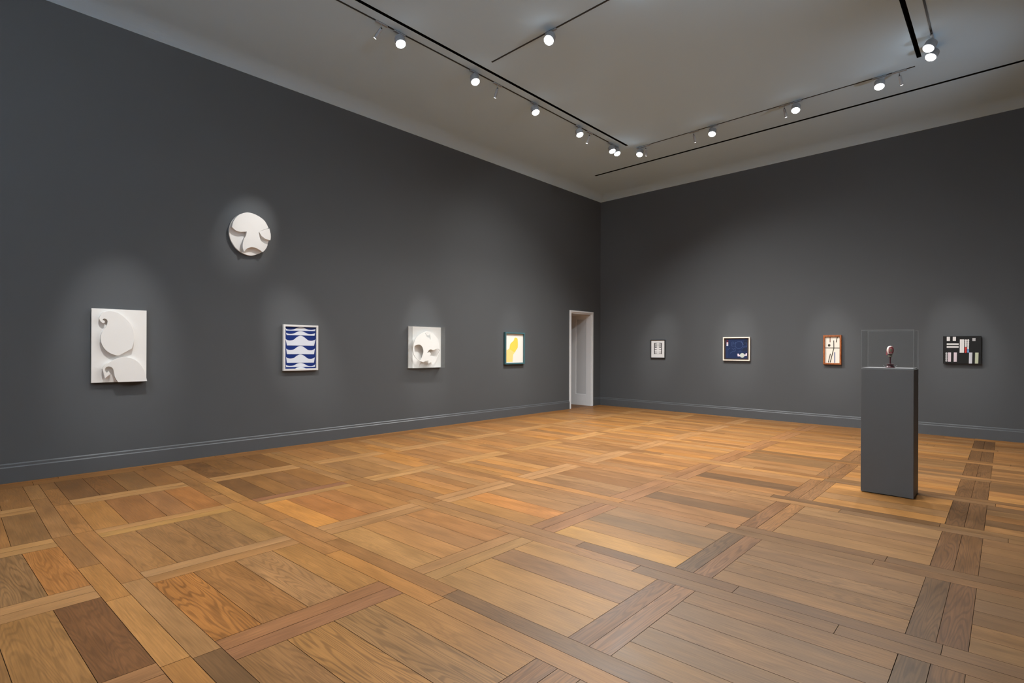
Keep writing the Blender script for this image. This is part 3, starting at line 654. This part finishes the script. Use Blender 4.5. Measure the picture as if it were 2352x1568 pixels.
# 2 round white relief high on the wall
root = thing('hanging_relief', 'round white face-like relief with downcast cutouts, hung high on the wall', 'relief', (0, -9.085, 2.84))
T = lambda u, v, d: (d, u - 9.36 + 9.085, v)
MB().prism(ART['mask']['base'], T, .02, .05).build('base_disc', M['white'], root, bevel=.0015)
MB().lathe([(.12, G), (.12, .0199)], 32, (0, .0, .305), (1,0,0)).build('mounting_block', M['fixture'], root)
MB().prism(ART['mask']['plate'], T, .0502, .108).build('face_plate', M['white'], root, bevel=.0015)
MB().prism(ART['mask']['lid'], T, .0502, .110).build('eyelid', M['white'], root, bevel=.0015)

# 3 blue and white waves
root, T, w, h = place('left', 'framed_painting', 'white-framed painting of white wave bands stacked on deep blue', 'painting', (-8.586, -8.034, 1.157, 1.865))
frame_part(T, w, h, .03, .048, .02, M['whiteframe'], root)
b = MB(); ground(b, T, .05, .04, .026, 0); shapes(b, T, ART['blue']['waves'][:-1], .0262, .0275, 1)
shapes(b, T, [[(u, max(v, .044)) for u, v in ART['blue']['waves'][-1]]], .0262, .0275, 1)
b.build('canvas', [M['ultramarine'], M['palewave']], root)

# 4 white cut head in an acrylic case
root, T, w, h = place('left', 'hanging_relief', 'white cutout relief of a round head under a clear acrylic box', 'relief', (-6.288, -5.523, 1.142, 1.918))
MB().prism([(0.002,0.002),(.998,0.002),(.998,.998),(.002,.998)], T, G, .022).build('back_panel', M['whitebox'], root, bevel=.002)
hs = lambda P: [(u - .075, v) for u, v in P]
MB().prism(hs(ART['head']['outer']), T, .088, .098, holes=[hs(q) for q in ART['head']['holes']]).build('cut_head', M['white'], root, bevel=.001)
for u, v in ((.45, .62), (.42, .22)): MB().prism([(u-.03,v-.03),(u+.03,v-.03),(u+.03,v+.03),(u-.03,v+.03)], T, .0222, .0878).build('spacer_block', M['white'], root)
def acrylic_pane(name, pts8, parent):
    b = MB(); b.grid(pts8, [(0,3,2,1),(4,5,6,7)], 0); b.grid(pts8, [(0,1,5,4),(1,2,6,5),(2,3,7,6),(3,0,4,7)], 1)
    return b.build(name, [M['acrylic'], M['acrylic_edge']], parent)
def slab(T, u0, u1, v0, v1, d0, d1):
    return [T(u0,v0,d0),T(u1,v0,d0),T(u1,v1,d0),T(u0,v1,d0),T(u0,v0,d1),T(u1,v0,d1),T(u1,v1,d1),T(u0,v1,d1)]
tu, tv, AD = .006/w, .006/h, .152
acrylic_pane('front_pane', slab(T, 0, 1, 0, 1, AD-.006, AD), root)
acrylic_pane('side_pane', slab(T, 0, tu, 0, 1, .0225, AD-.0062), root)
acrylic_pane('side_pane', slab(T, 1-tu, 1, 0, 1, .0225, AD-.0062), root)
acrylic_pane('top_pane', slab(T, tu*1.02, 1-tu*1.02, 1-tv, 1, .0225, AD-.0062), root)
acrylic_pane('bottom_pane', slab(T, tu*1.02, 1-tu*1.02, 0, tv, .0225, AD-.0062), root)

# 5 yellow wash in a deep teal frame
root, T, w, h = place('left', 'framed_painting', 'small yellow and white painting in a deep teal box frame', 'painting', (-3.757, -3.113, 1.166, 1.876))
frame_part(T, w, h, .034, .056, .02, M['teal'], root)
b = MB(); ground(b, T, .05, .045, .022, 0); shapes(b, T, [ART['yellow']['lo']], .0222, .0230, 2); shapes(b, T, [ART['yellow']['up']], .0222, .0234, 1)
b.build('painted_sheet', [M['paper'], M['yellow'], M['peach']], root)

# 6 black framed print
root, T, w, h = place('right', 'framed_print', 'small black-framed print of stacked black and white ribs on a white mat', 'print', (1.521, 1.911, 1.290, 1.748))
frame_part(T, w, h, .015, .034, .01, M['blackframe'], root)
MB().prism([(.03,.025),(.97,.025),(.97,.975),(.03,.975)], T, G+.002, .020).build('mat', M['mat'], root)
b = MB(); shapes(b, T, [ART['A']['black']], .0202, .0212, 0); shapes(b, T, ART['A']['waves'], .0213, .0220, 1)
b.build('printed_sheet', [M['ink'], M['inkpaper']], root)

# 7 dark blue painting
root, T, w, h = place('right', 'framed_painting', 'dark navy painting with pale linework and a disc, in a thin pale wood frame', 'painting', (3.338, 3.925, 1.262, 1.787))
frame_part(T, w, h, .021, .05, .02, M['paleframe'], root)
b = MB(); ground(b, T, .035, .038, .018, 0); shapes(b, T, [ART['B']['ground']], .0182, .022, 1); D = ART['B']
shapes(b, T, D['dark'], .0221, .0225, 2); shapes(b, T, D['lines'], .0227, .0234, 3)
b.prism(D['ring'][0], T, .0227, .0236, holes=[D['ring'][1]], mi=3)
shapes(b, T, D['red'], .0227, .0238, 4); shapes(b, T, D['pink'], .0227, .024, 5); shapes(b, T, D['white'], .0227, .024, 6)
shapes(b, T, D['pale'], .0227, .0242, 7); shapes(b, T, D['disc'], .0244, .0255, 8)
b.build('canvas', [M['walnut'], M['navy'], M['navydark'], M['line'], M['maroon'], M['pink'], M['paleblue'], M['mauve'], M['sage']], root)

# 8 cream composition in an orange-brown wood frame
root, T, w, h = place('right', 'framed_painting', 'narrow cream painting of bars and a dot in an orange-brown wood frame', 'painting', (5.344, 5.660, 1.219, 1.803))
frame_part(T, w, h, .031, .05, .02, M['orangewood'], root)
b = MB(); ground(b, T, .085, .045, .024, 0); D = ART['C']
shapes(b, T, D['brown'], .0242, .0250, 1); shapes(b, T, D['dark'][:3], .0242, .0250, 2); shapes(b, T, D['dark'][3:4], .0242, .0252, 2)
shapes(b, T, D['dark'][4:], .0242, .0254, 2); shapes(b, T, D['blue'], .0242, .0250, 3)
b.build('canvas', [M['cream'], M['brownred'], M['olive'], M['barblue']], root)

# 9 black panel with bars, squares and dots
root, T, w, h = place('right', 'hanging_picture', 'black panel with white bars, squares and rows of white, red and blue dots', 'painting', (7.207, 7.711, 1.275, 1.756))
MB().prism([(0,0),(1,0),(1,1),(0,1)], T, .014, .05).build('panel', M['panelblack'], root, bevel=.002)
MB().prism([(.08,.08),(.92,.08),(.92,.92),(.08,.92)], T, G, .0139).build('backing_batten', M['fixture'], root)
for k, mt, nm in (('white','offwhite','white_shape'),('red','red','red_dot'),('blue','skyblue','blue_dot'),('grey','midgrey','grey_shape'),
                  ('pinkish','pinkgrey','pale_bar'),('cool','coolgrey','pale_bar'),('greenish','greengrey','pale_bar')):
    for p in ART['D'][k]: MB().prism(p, T, .0502, .0535).build(nm, M[mt], root)

# ---------------------------------------------------------------- plinth, case and sculpture
PX0, PX1, PY0, PY1, PZ = 6.897, 7.347, -5.370, -4.993, 1.306
pcx, pcy = (PX0+PX1)/2, (PY0+PY1)/2
hx, hy = (PX1-PX0)/2, (PY1-PY0)/2
root = thing('display_plinth', 'tall grey rectangular plinth standing on the oak floor, under the acrylic case', 'plinth', (pcx, pcy, 0))
MB().box((-hx, -hy, .007), (hx, hy, PZ)).build('body', M['plinth'], root, bevel=.003)
MB().box((-hx+.012, -hy+.012, 0), (hx-.012, hy-.012, .0069)).build('recessed_foot', M['black'], root)
MB().box((-hx+.009, -hy+.009, PZ+.0002), (hx-.009, hy-.009, PZ+.012)).build('deck', M['deck'], root, bevel=.001)
root = thing('display_case', 'clear acrylic case on top of the grey plinth, around the small head', 'display case', (pcx, pcy, PZ))
CH = .412; e = .006; T0 = lambda x0, x1, y0, y1, z0, z1: [(x0,y0,z0),(x1,y0,z0),(x1,y1,z0),(x0,y1,z0),(x0,y0,z1),(x1,y0,z1),(x1,y1,z1),(x0,y1,z1)]
def vpane(name, x0, x1, y0, y1, z0, z1, thin):
    P = T0(x0, x1, y0, y1, z0, z1); big = {'y': [(0,1,5,4),(2,3,7,6)], 'x': [(1,2,6,5),(3,0,4,7)], 'z': [(0,3,2,1),(4,5,6,7)]}
    b = MB()
    for k, fs in big.items(): b.grid(P, fs, 0 if k == thin else 1)
    b.build(name, [M['acrylic'], M['acrylic_edge']], root)
vpane('side_pane', -hx, hx, -hy, -hy+e, .0005, CH-e, 'y'); vpane('side_pane', -hx, hx, hy-e, hy, .0005, CH-e, 'y')
vpane('side_pane', -hx, -hx+e, -hy+e*1.02, hy-e*1.02, .0005, CH-e, 'x'); vpane('side_pane', hx-e, hx, -hy+e*1.02, hy-e*1.02, .0005, CH-e, 'x')
vpane('top_pane', -hx, hx, -hy, hy, CH-e+.0002, CH, 'z')

S = {}
S['bone'] = paint('bone_white_paint', rgb(226,206,198), .4, .4, .06, 40)
S['oxblood'] = paint('oxblood_paint', rgb(112,48,50), .35, .45, .12, 40)
S['maroonwood'] = paint('dark_maroon_lacquer', rgb(66,26,34), .35, .45, .1, 30)
S['greygreen'] = paint('grey_green_patch', rgb(112,108,90), .45, .3, .06, 40)
S['pinkwood'] = paint('dusty_pink_paint', rgb(176,96,104), .45, .3, .06, 40)
S['darkbrown'] = paint('dark_brown_paint', rgb(52,40,30), .45, .3, .08, 40)
SX, SY, SZ = 7.128, -5.185, PZ + .0125
root = thing('head_sculpture', 'small painted egg-shaped head on a thin maroon stem inside the acrylic case', 'sculpture', (SX, SY, SZ))
root.scale = (.94, .94, .94)
b = MB(); b.lathe([(.046,0),(.046,.004),(.036,.012),(.030,.020),(.034,.034),(.040,.040),(.012,.044)], 36); b.build('base', S['maroonwood'], root, smooth=True)
b = MB(); b.lathe([(.0085,.0445),(.007,.06),(.007,.112),(.010,.122)], 20); b.build('stem', S['maroonwood'], root, smooth=True)
b = MB(); b.lathe([(.010,.1222),(.019,.124),(.020,.131),(.017,.136)], 28); b.build('neck_ring', S['greygreen'], root, smooth=True)
# head: egg, painted in patches; the view is from -y, slightly from the right
V, Fc, MI = [], [], []; nr, ns = 22, 36; a, c, zc = .033, .056, .190
def egg(th, ph):
    t = math.cos(th); r = a*math.sin(th)*(1 + .16*t)
    return Vector((r*math.cos(ph), r*math.sin(ph)*1.06, zc + c*t))
b = MB()
for i in range(nr):
    for k in range(ns):
        t0, t1 = math.pi*i/nr, math.pi*(i+1)/nr; p0, p1 = 2*math.pi*k/ns, 2*math.pi*(k+1)/ns
        q = [egg(t0,p0), egg(t0,p1), egg(t1,p1), egg(t1,p0)]
        m = sum(q, Vector())/4; fx, fz = m.x, m.z - zc
        mi = 0
        if m.y < 0:
            e2 = ((fx-.010)/.0185)**2 + ((fz-.004)/.030)**2
            if e2 < .42: mi = 2
            elif e2 < .85: mi = 3 if fz > -.02 else 2
            elif e2 < 2.3 and fx > -.012 and fz > -.03: mi = 1
            elif fx > .020: mi = 4
            if fz < -.034: mi = 4
        elif fx > .0: mi = 1
        if i == 0: b.face([q[0], q[2], q[3]], mi)
        elif i == nr-1: b.face([q[0], q[1], q[2]], mi)
        else: b.face(q, mi)
b.build('head', [S['bone'], S['oxblood'], S['greygreen'], S['pinkwood'], S['darkbrown']], root, smooth=True)
b = MB(); b.grid([(-.034,-.012,.196),(-.040,-.006,.142),(-.024,-.006,.142),(-.030,-.020,.170),(-.034,.006,.196),(-.040,.006,.142),(-.024,.006,.142)],
     [(0,1,2),(4,6,5),(0,4,5,1),(1,5,6,2),(2,6,4,0)]); b.build('cheek_wedge', S['pinkwood'], root)
for sx in (-1, 1):
    b = MB(); b.lathe([(.0016,0),(.0016,.040)], 10, (sx*.036, -.014, .002), (sx*.75, -.1, .66)); b.build('mount_pin', M['fixture'], root, smooth=True)

# ---------------------------------------------------------------- tracks and track spotlights
def track(label, x0, y0, x1, y1):
    b = MB(); b.box((x0, y0, HC-.006), (x1, y1, HC-.0005))
    tag(b.build('lighting_track', M['track']), label, 'lighting track', 'lighting tracks on the ceiling')
TW = .011
track('dark lighting track on ceiling along the left wall, beside the long black slot', 2.325-TW, -14.4, 2.325+TW, -2.85)
track('dark lighting track on ceiling parallel to the far wall, above the thin black slot', 2.60, -2.56-TW, 7.06, -2.56+TW)
track('short dark lighting track at top right ending at two paired bright lamps', 7.315-TW, -14.4, 7.315+TW, -3.10)
track('isolated dark lighting track near top centre, one bright lamp on it', 2.70, -6.78-TW, 6.9, -6.78+TW)
track('rear lighting track across the ceiling behind the viewer', 2.6, -13.2-TW, 7.06, -13.2+TW)

MESH = {}
def spot_parts(kind, lens):
    """mesh data shared by every lamp of a kind: built round a pivot, pointing along +Z"""
    if kind in MESH: return MESH[kind]
    R, Lb = (.021, .125) if kind == 'art' else (.066, .092)
    body = MB(); seg = 28
    body.lathe([(R*.55, -.012),(R*.9, -.006),(R, 0),(R, Lb),(R*.9, Lb),(R*.86, Lb-.010 if kind != 'art' else Lb-.006)], seg, cap1=True)
    le = MB().lathe([(R*.84, 0),(R*.84, .0015)] if kind == 'art' else [(R*.9*math.cos(a*math.pi/16), .034*math.sin(a*math.pi/16)) for a in range(8)] + [(.0004, .034)], seg)
    fin = MB()
    for k in range(3): fin.lathe([(R*1.03, .012+k*.012),(R*1.03, .017+k*.012)], seg, cap0=True, cap1=True)
    MESH[kind] = (body, le, fin, R, Lb, lens); return MESH[kind]
PROTO = {}
def spotlight(label, group, x, y, axis, aim, kind='art', power=0, angle=20, blend=1.0, hc=HC, tint=None):
    aim = Vector(aim).normalized()
    body, le, fin, R, Lb, lens = spot_parts(kind, M['lens_art'] if kind == 'art' else M['lens_on'])
    root = thing('track_spotlight', label, 'spotlight', (x, y, hc), group)
    def part(nm, fn, mt, parent=root, smooth=False):
        key = (kind, nm, axis if nm == 'adapter' else '')
        if key not in PROTO:
            b = fn(); me_o = b.build(nm, mt, parent, smooth=smooth); PROTO[key] = me_o; return me_o
        o = PROTO[key].copy(); COL.objects.link(o); o.parent = parent; return o
    AL = .085
    def adp():
        b = MB(); d = (AL, .015) if axis == 'x' else (.015, AL); b.box((-d[0], -d[1], -.020), (d[0], d[1], -.0065)); return b
    part('adapter', adp, M['fixture'])
    part('stem', lambda: MB().lathe([(.006,-.062),(.006,-.0202)], 14), M['fixture'], smooth=True)
    part('pivot', lambda: MB().lathe([(.008,-.009),(.008,.009)], 14, (0,0,-.068), (0,1,0) if axis == 'y' else (1,0,0)), M['pivot'], smooth=True)
    piv = Vector((0,0,-.070)); q = Vector((0,0,1)).rotation_difference(aim)
    bo = part('barrel', lambda: body, M['fixture'], smooth=True); bo.location = piv + aim*.014; bo.rotation_mode = 'QUATERNION'; bo.rotation_quaternion = q
    fo = part('cooling_fins', lambda: fin, M['fixture'], bo)
    lo = part('lens', lambda: le, lens, bo); lo.location = (0, 0, Lb+.0004 if kind == 'art' else Lb-.0015)
    if power:
        ld = bpy.data.lights.new('beam', 'SPOT'); ld.energy = power; ld.spot_size = math.radians(angle); ld.spot_blend = blend
        ld.shadow_soft_size = .012 if kind == 'art' else .05; ld.color = tint or LAMP
        lo2 = bpy.data.objects.new('beam', ld); COL.objects.link(lo2); lo2.parent = root
        lo2.location = piv + aim*(.014 + Lb + (.03 if kind == 'art' else .06)); lo2.rotation_mode = 'QUATERNION'
        lo2.rotation_quaternion = Vector((0,0,-1)).rotation_difference(aim)
    return root
LAMP = (1.0, .985, .965)
GA, GB = 'slim spotlights aimed at the walls', 'bright flood spotlights on the tracks'
def at_target(x, y, t): return (t[0]-x, t[1]-y, t[2]-(HC-.1))
P_ART, P_FLOOD, UPL = 1.0, 1.0, 120
# slim spots on the left track
def art(label, x, y, ax, t, p, ang): spotlight(label, GA, x, y, ax, at_target(x, y, t), 'art', p*P_ART, ang)
def flood(label, x, y, ax, aim, p, ang=110, tint=None): spotlight(label, GB, x, y, ax, aim, 'flood', p*P_FLOOD, ang, tint=tint)
art('slim grey spotlight on left track, nearest of those hanging there', 2.325, -8.35, 'y', (0, -9.08, 3.15), 300, 18)
art('slim grey spotlight midway along left track, between two bright lamps', 2.325, -6.29, 'y', (0, -5.9, 1.52), 480, 18)
art('slim grey spotlight far along left track, close beside a bright lamp', 2.325, -3.85, 'y', (0, -3.43, 1.52), 280, 17)
art('slim spotlight on left track above the tall white relief, out of view', 2.325, -10.6, 'y', (0, -10.6, 1.5), 540, 21)
art('slim spotlight on left track above the blue wave painting, out of view', 2.325, -9.8, 'y', (0, -8.31, 1.5), 590, 16)
art('slim grey spotlight on far track above the small black-framed print', 2.78, -2.56, 'x', (1.72, 0, 1.5), 360, 17)
art('slim grey spotlight on far track above the navy painting', 3.77, -2.56, 'x', (3.63, 0, 1.5), 400, 17)
art('slim grey spotlight on far track above the wood-framed cream painting', 5.33, -2.56, 'x', (5.5, 0, 1.5), 390, 16)
art('slim grey spotlight at right end of far track, above the black dotted panel', 6.88, -2.56, 'x', (7.46, 0, 1.5), 390, 17)
art('slim spotlight on centre track aimed at the plinth, out of view', 5.9, -6.78, 'x', (7.12, -5.2, 1.45), 260, 18)
# bright floods
LT = [(-8.08,'nearest bright lamp on the left track'),(-6.78,'second bright lamp along the left track'),(-5.43,'third bright lamp along the left track'),
      (-4.20,'fourth bright lamp along the left track'),(-3.12,'bright lamp at far end of left track, left of the touching pair'),(-2.94,'bright lamp at far end of left track, right of the touching pair')]
for y, lab in LT: flood(lab, 2.325, y, 'y', (.36, -.06, -.93), 250 if y < -5 else 400, 150)
for x, lab in ((2.66,'bright lamp at left end of the far track'),(4.13,'second bright lamp from left on the far track'),(5.51,'third bright lamp from left on the far track'),(6.64,'bright lamp at right end of the far track')):
    flood(lab, x, -2.56, 'x', (.03, -.38, -.92), 370, 150)
flood('bright lamp at top right beside wide slot, upper of the pair', 7.315, -3.30, 'y', (-.35, -.40, -.85), 170)
flood('bright lamp at top right beside wide slot, lower of the pair', 7.315, -3.02, 'y', (-.35, -.40, -.85), 170)
flood('single bright lamp on the isolated centre track', 3.78, -6.78, 'x', (.1, -.55, -.83), 220)
# unseen lamps on the tracks behind and above the frame, most of them added fill
flood('added fill lamp on the right track aimed at the left wall, out of view', 7.315, -7.8, 'y', (-.80, .02, -.58), 150, 74)  # added to brighten the left wall
for y in (-11.6, -13.4): flood('bright lamp on the near left track, out of view', 2.325, y, 'y', (.3, .30, -.88), 330)
for x in (3.4, 5.0, 6.4): flood('added fill lamp on the rear track, out of view', x, -13.2, 'x', (0, -.90, -.42), 1350, 84, (.95, .985, 1.03))  # added to light the pale rear wall, which bounces fill onto the ceiling

for x in (5.7, 6.6): flood('added fill lamp on the centre track aimed at the far wall, out of view', x, -6.78, 'x', (-.12 if x < 6 else .05, .60, -.79), 170, 92)  # added as a wash that lifts the far wall

flood('added fill lamp on the centre track aimed past the teal-framed painting, out of view', 5.2, -6.9, 'x', (-5.2, 4.3, -2.7), 330, 56)  # added to lift the dim far end of the left wall
# unseen uplights added on the right wall as neutral fill for the ceiling
up_housing = MB(); up_housing.box((-.09, -.11, -.05), (-.012, .11, .05)); up_housing.box((-.012, -.05, -.12), (0, .05, .12))
for k, (y, lab) in enumerate(((-3.6, 'added unseen fill uplight on the right wall, nearest the far wall'), (-7.2, 'added unseen fill uplight midway along the right wall'), (-10.8, 'added unseen fill uplight on the right wall beside the viewer'))):
    root = thing('fill_uplight', lab, 'fill lamp', (ROOM_X, y, 3.35), 'added fill uplights on the right wall')
    if k == 0: h0 = up_housing.build('housing', M['fixture'], root, bevel=.004); g0 = MB().box((-.08, -.10, .0502), (-.022, .10, .054)).build('diffuser', M['lens_art'], root)
    else:
        for q in (h0, g0): c = q.copy(); COL.objects.link(c); c.parent = root
    ld = bpy.data.lights.new('beam', 'SPOT'); ld.energy = UPL * (.75, 1.15, 1.45)[k]; ld.spot_size = math.radians(84); ld.spot_blend = 1; ld.shadow_soft_size = .08; ld.color = (.93, .98, 1.05)
    o = bpy.data.objects.new('beam', ld); COL.objects.link(o); o.parent = root; o.location = (-.06, 0, .12); o.rotation_mode = 'QUATERNION'
    o.rotation_quaternion = Vector((0,0,-1)).rotation_difference(Vector((-4.3, (1.6, 0, 0)[k], (1.5, 1.9, 1.9)[k])).normalized())

# ---------------------------------------------------------------- world, camera, view
w_ = bpy.data.worlds.new('World'); SC.world = w_; w_.use_nodes = True
w_.node_tree.nodes['Background'].inputs['Color'].default_value = (.01,.01,.01,1)
w_.node_tree.nodes['Background'].inputs['Strength'].default_value = .0

cam = bpy.data.cameras.new('camera'); co = bpy.data.objects.new('camera', cam); COL.objects.link(co)
t, p, r, f, sy = CAMPAR
fw = Vector((-math.sin(t)*math.cos(p), math.cos(t)*math.cos(p), math.sin(p))); rt = Vector((math.cos(t), math.sin(t), 0)); up = rt.cross(fw)
R_ = math.cos(r)*rt + math.sin(r)*up; U_ = -math.sin(r)*rt + math.cos(r)*up
mw = Matrix((R_, U_, -fw)).transposed().to_4x4(); mw.translation = Vector((CAMX, CAMY, 1.5)); co.matrix_world = mw
cam.sensor_width = 36; cam.lens = 36 * f / 2352; cam.shift_y = sy / 2352; cam.clip_start = .05; cam.clip_end = 100
SC.camera = co
SC.view_settings.view_transform = 'Standard'; SC.view_settings.look = 'None'; SC.view_settings.gamma = 1
SC.view_settings.use_curve_mapping = False; SC.view_settings.exposure = 0.09
SC.cycles.use_denoising = True; SC.cycles.sample_clamp_indirect = 4; SC.cycles.diffuse_bounces = 5; SC.cycles.transparent_max_bounces = 24
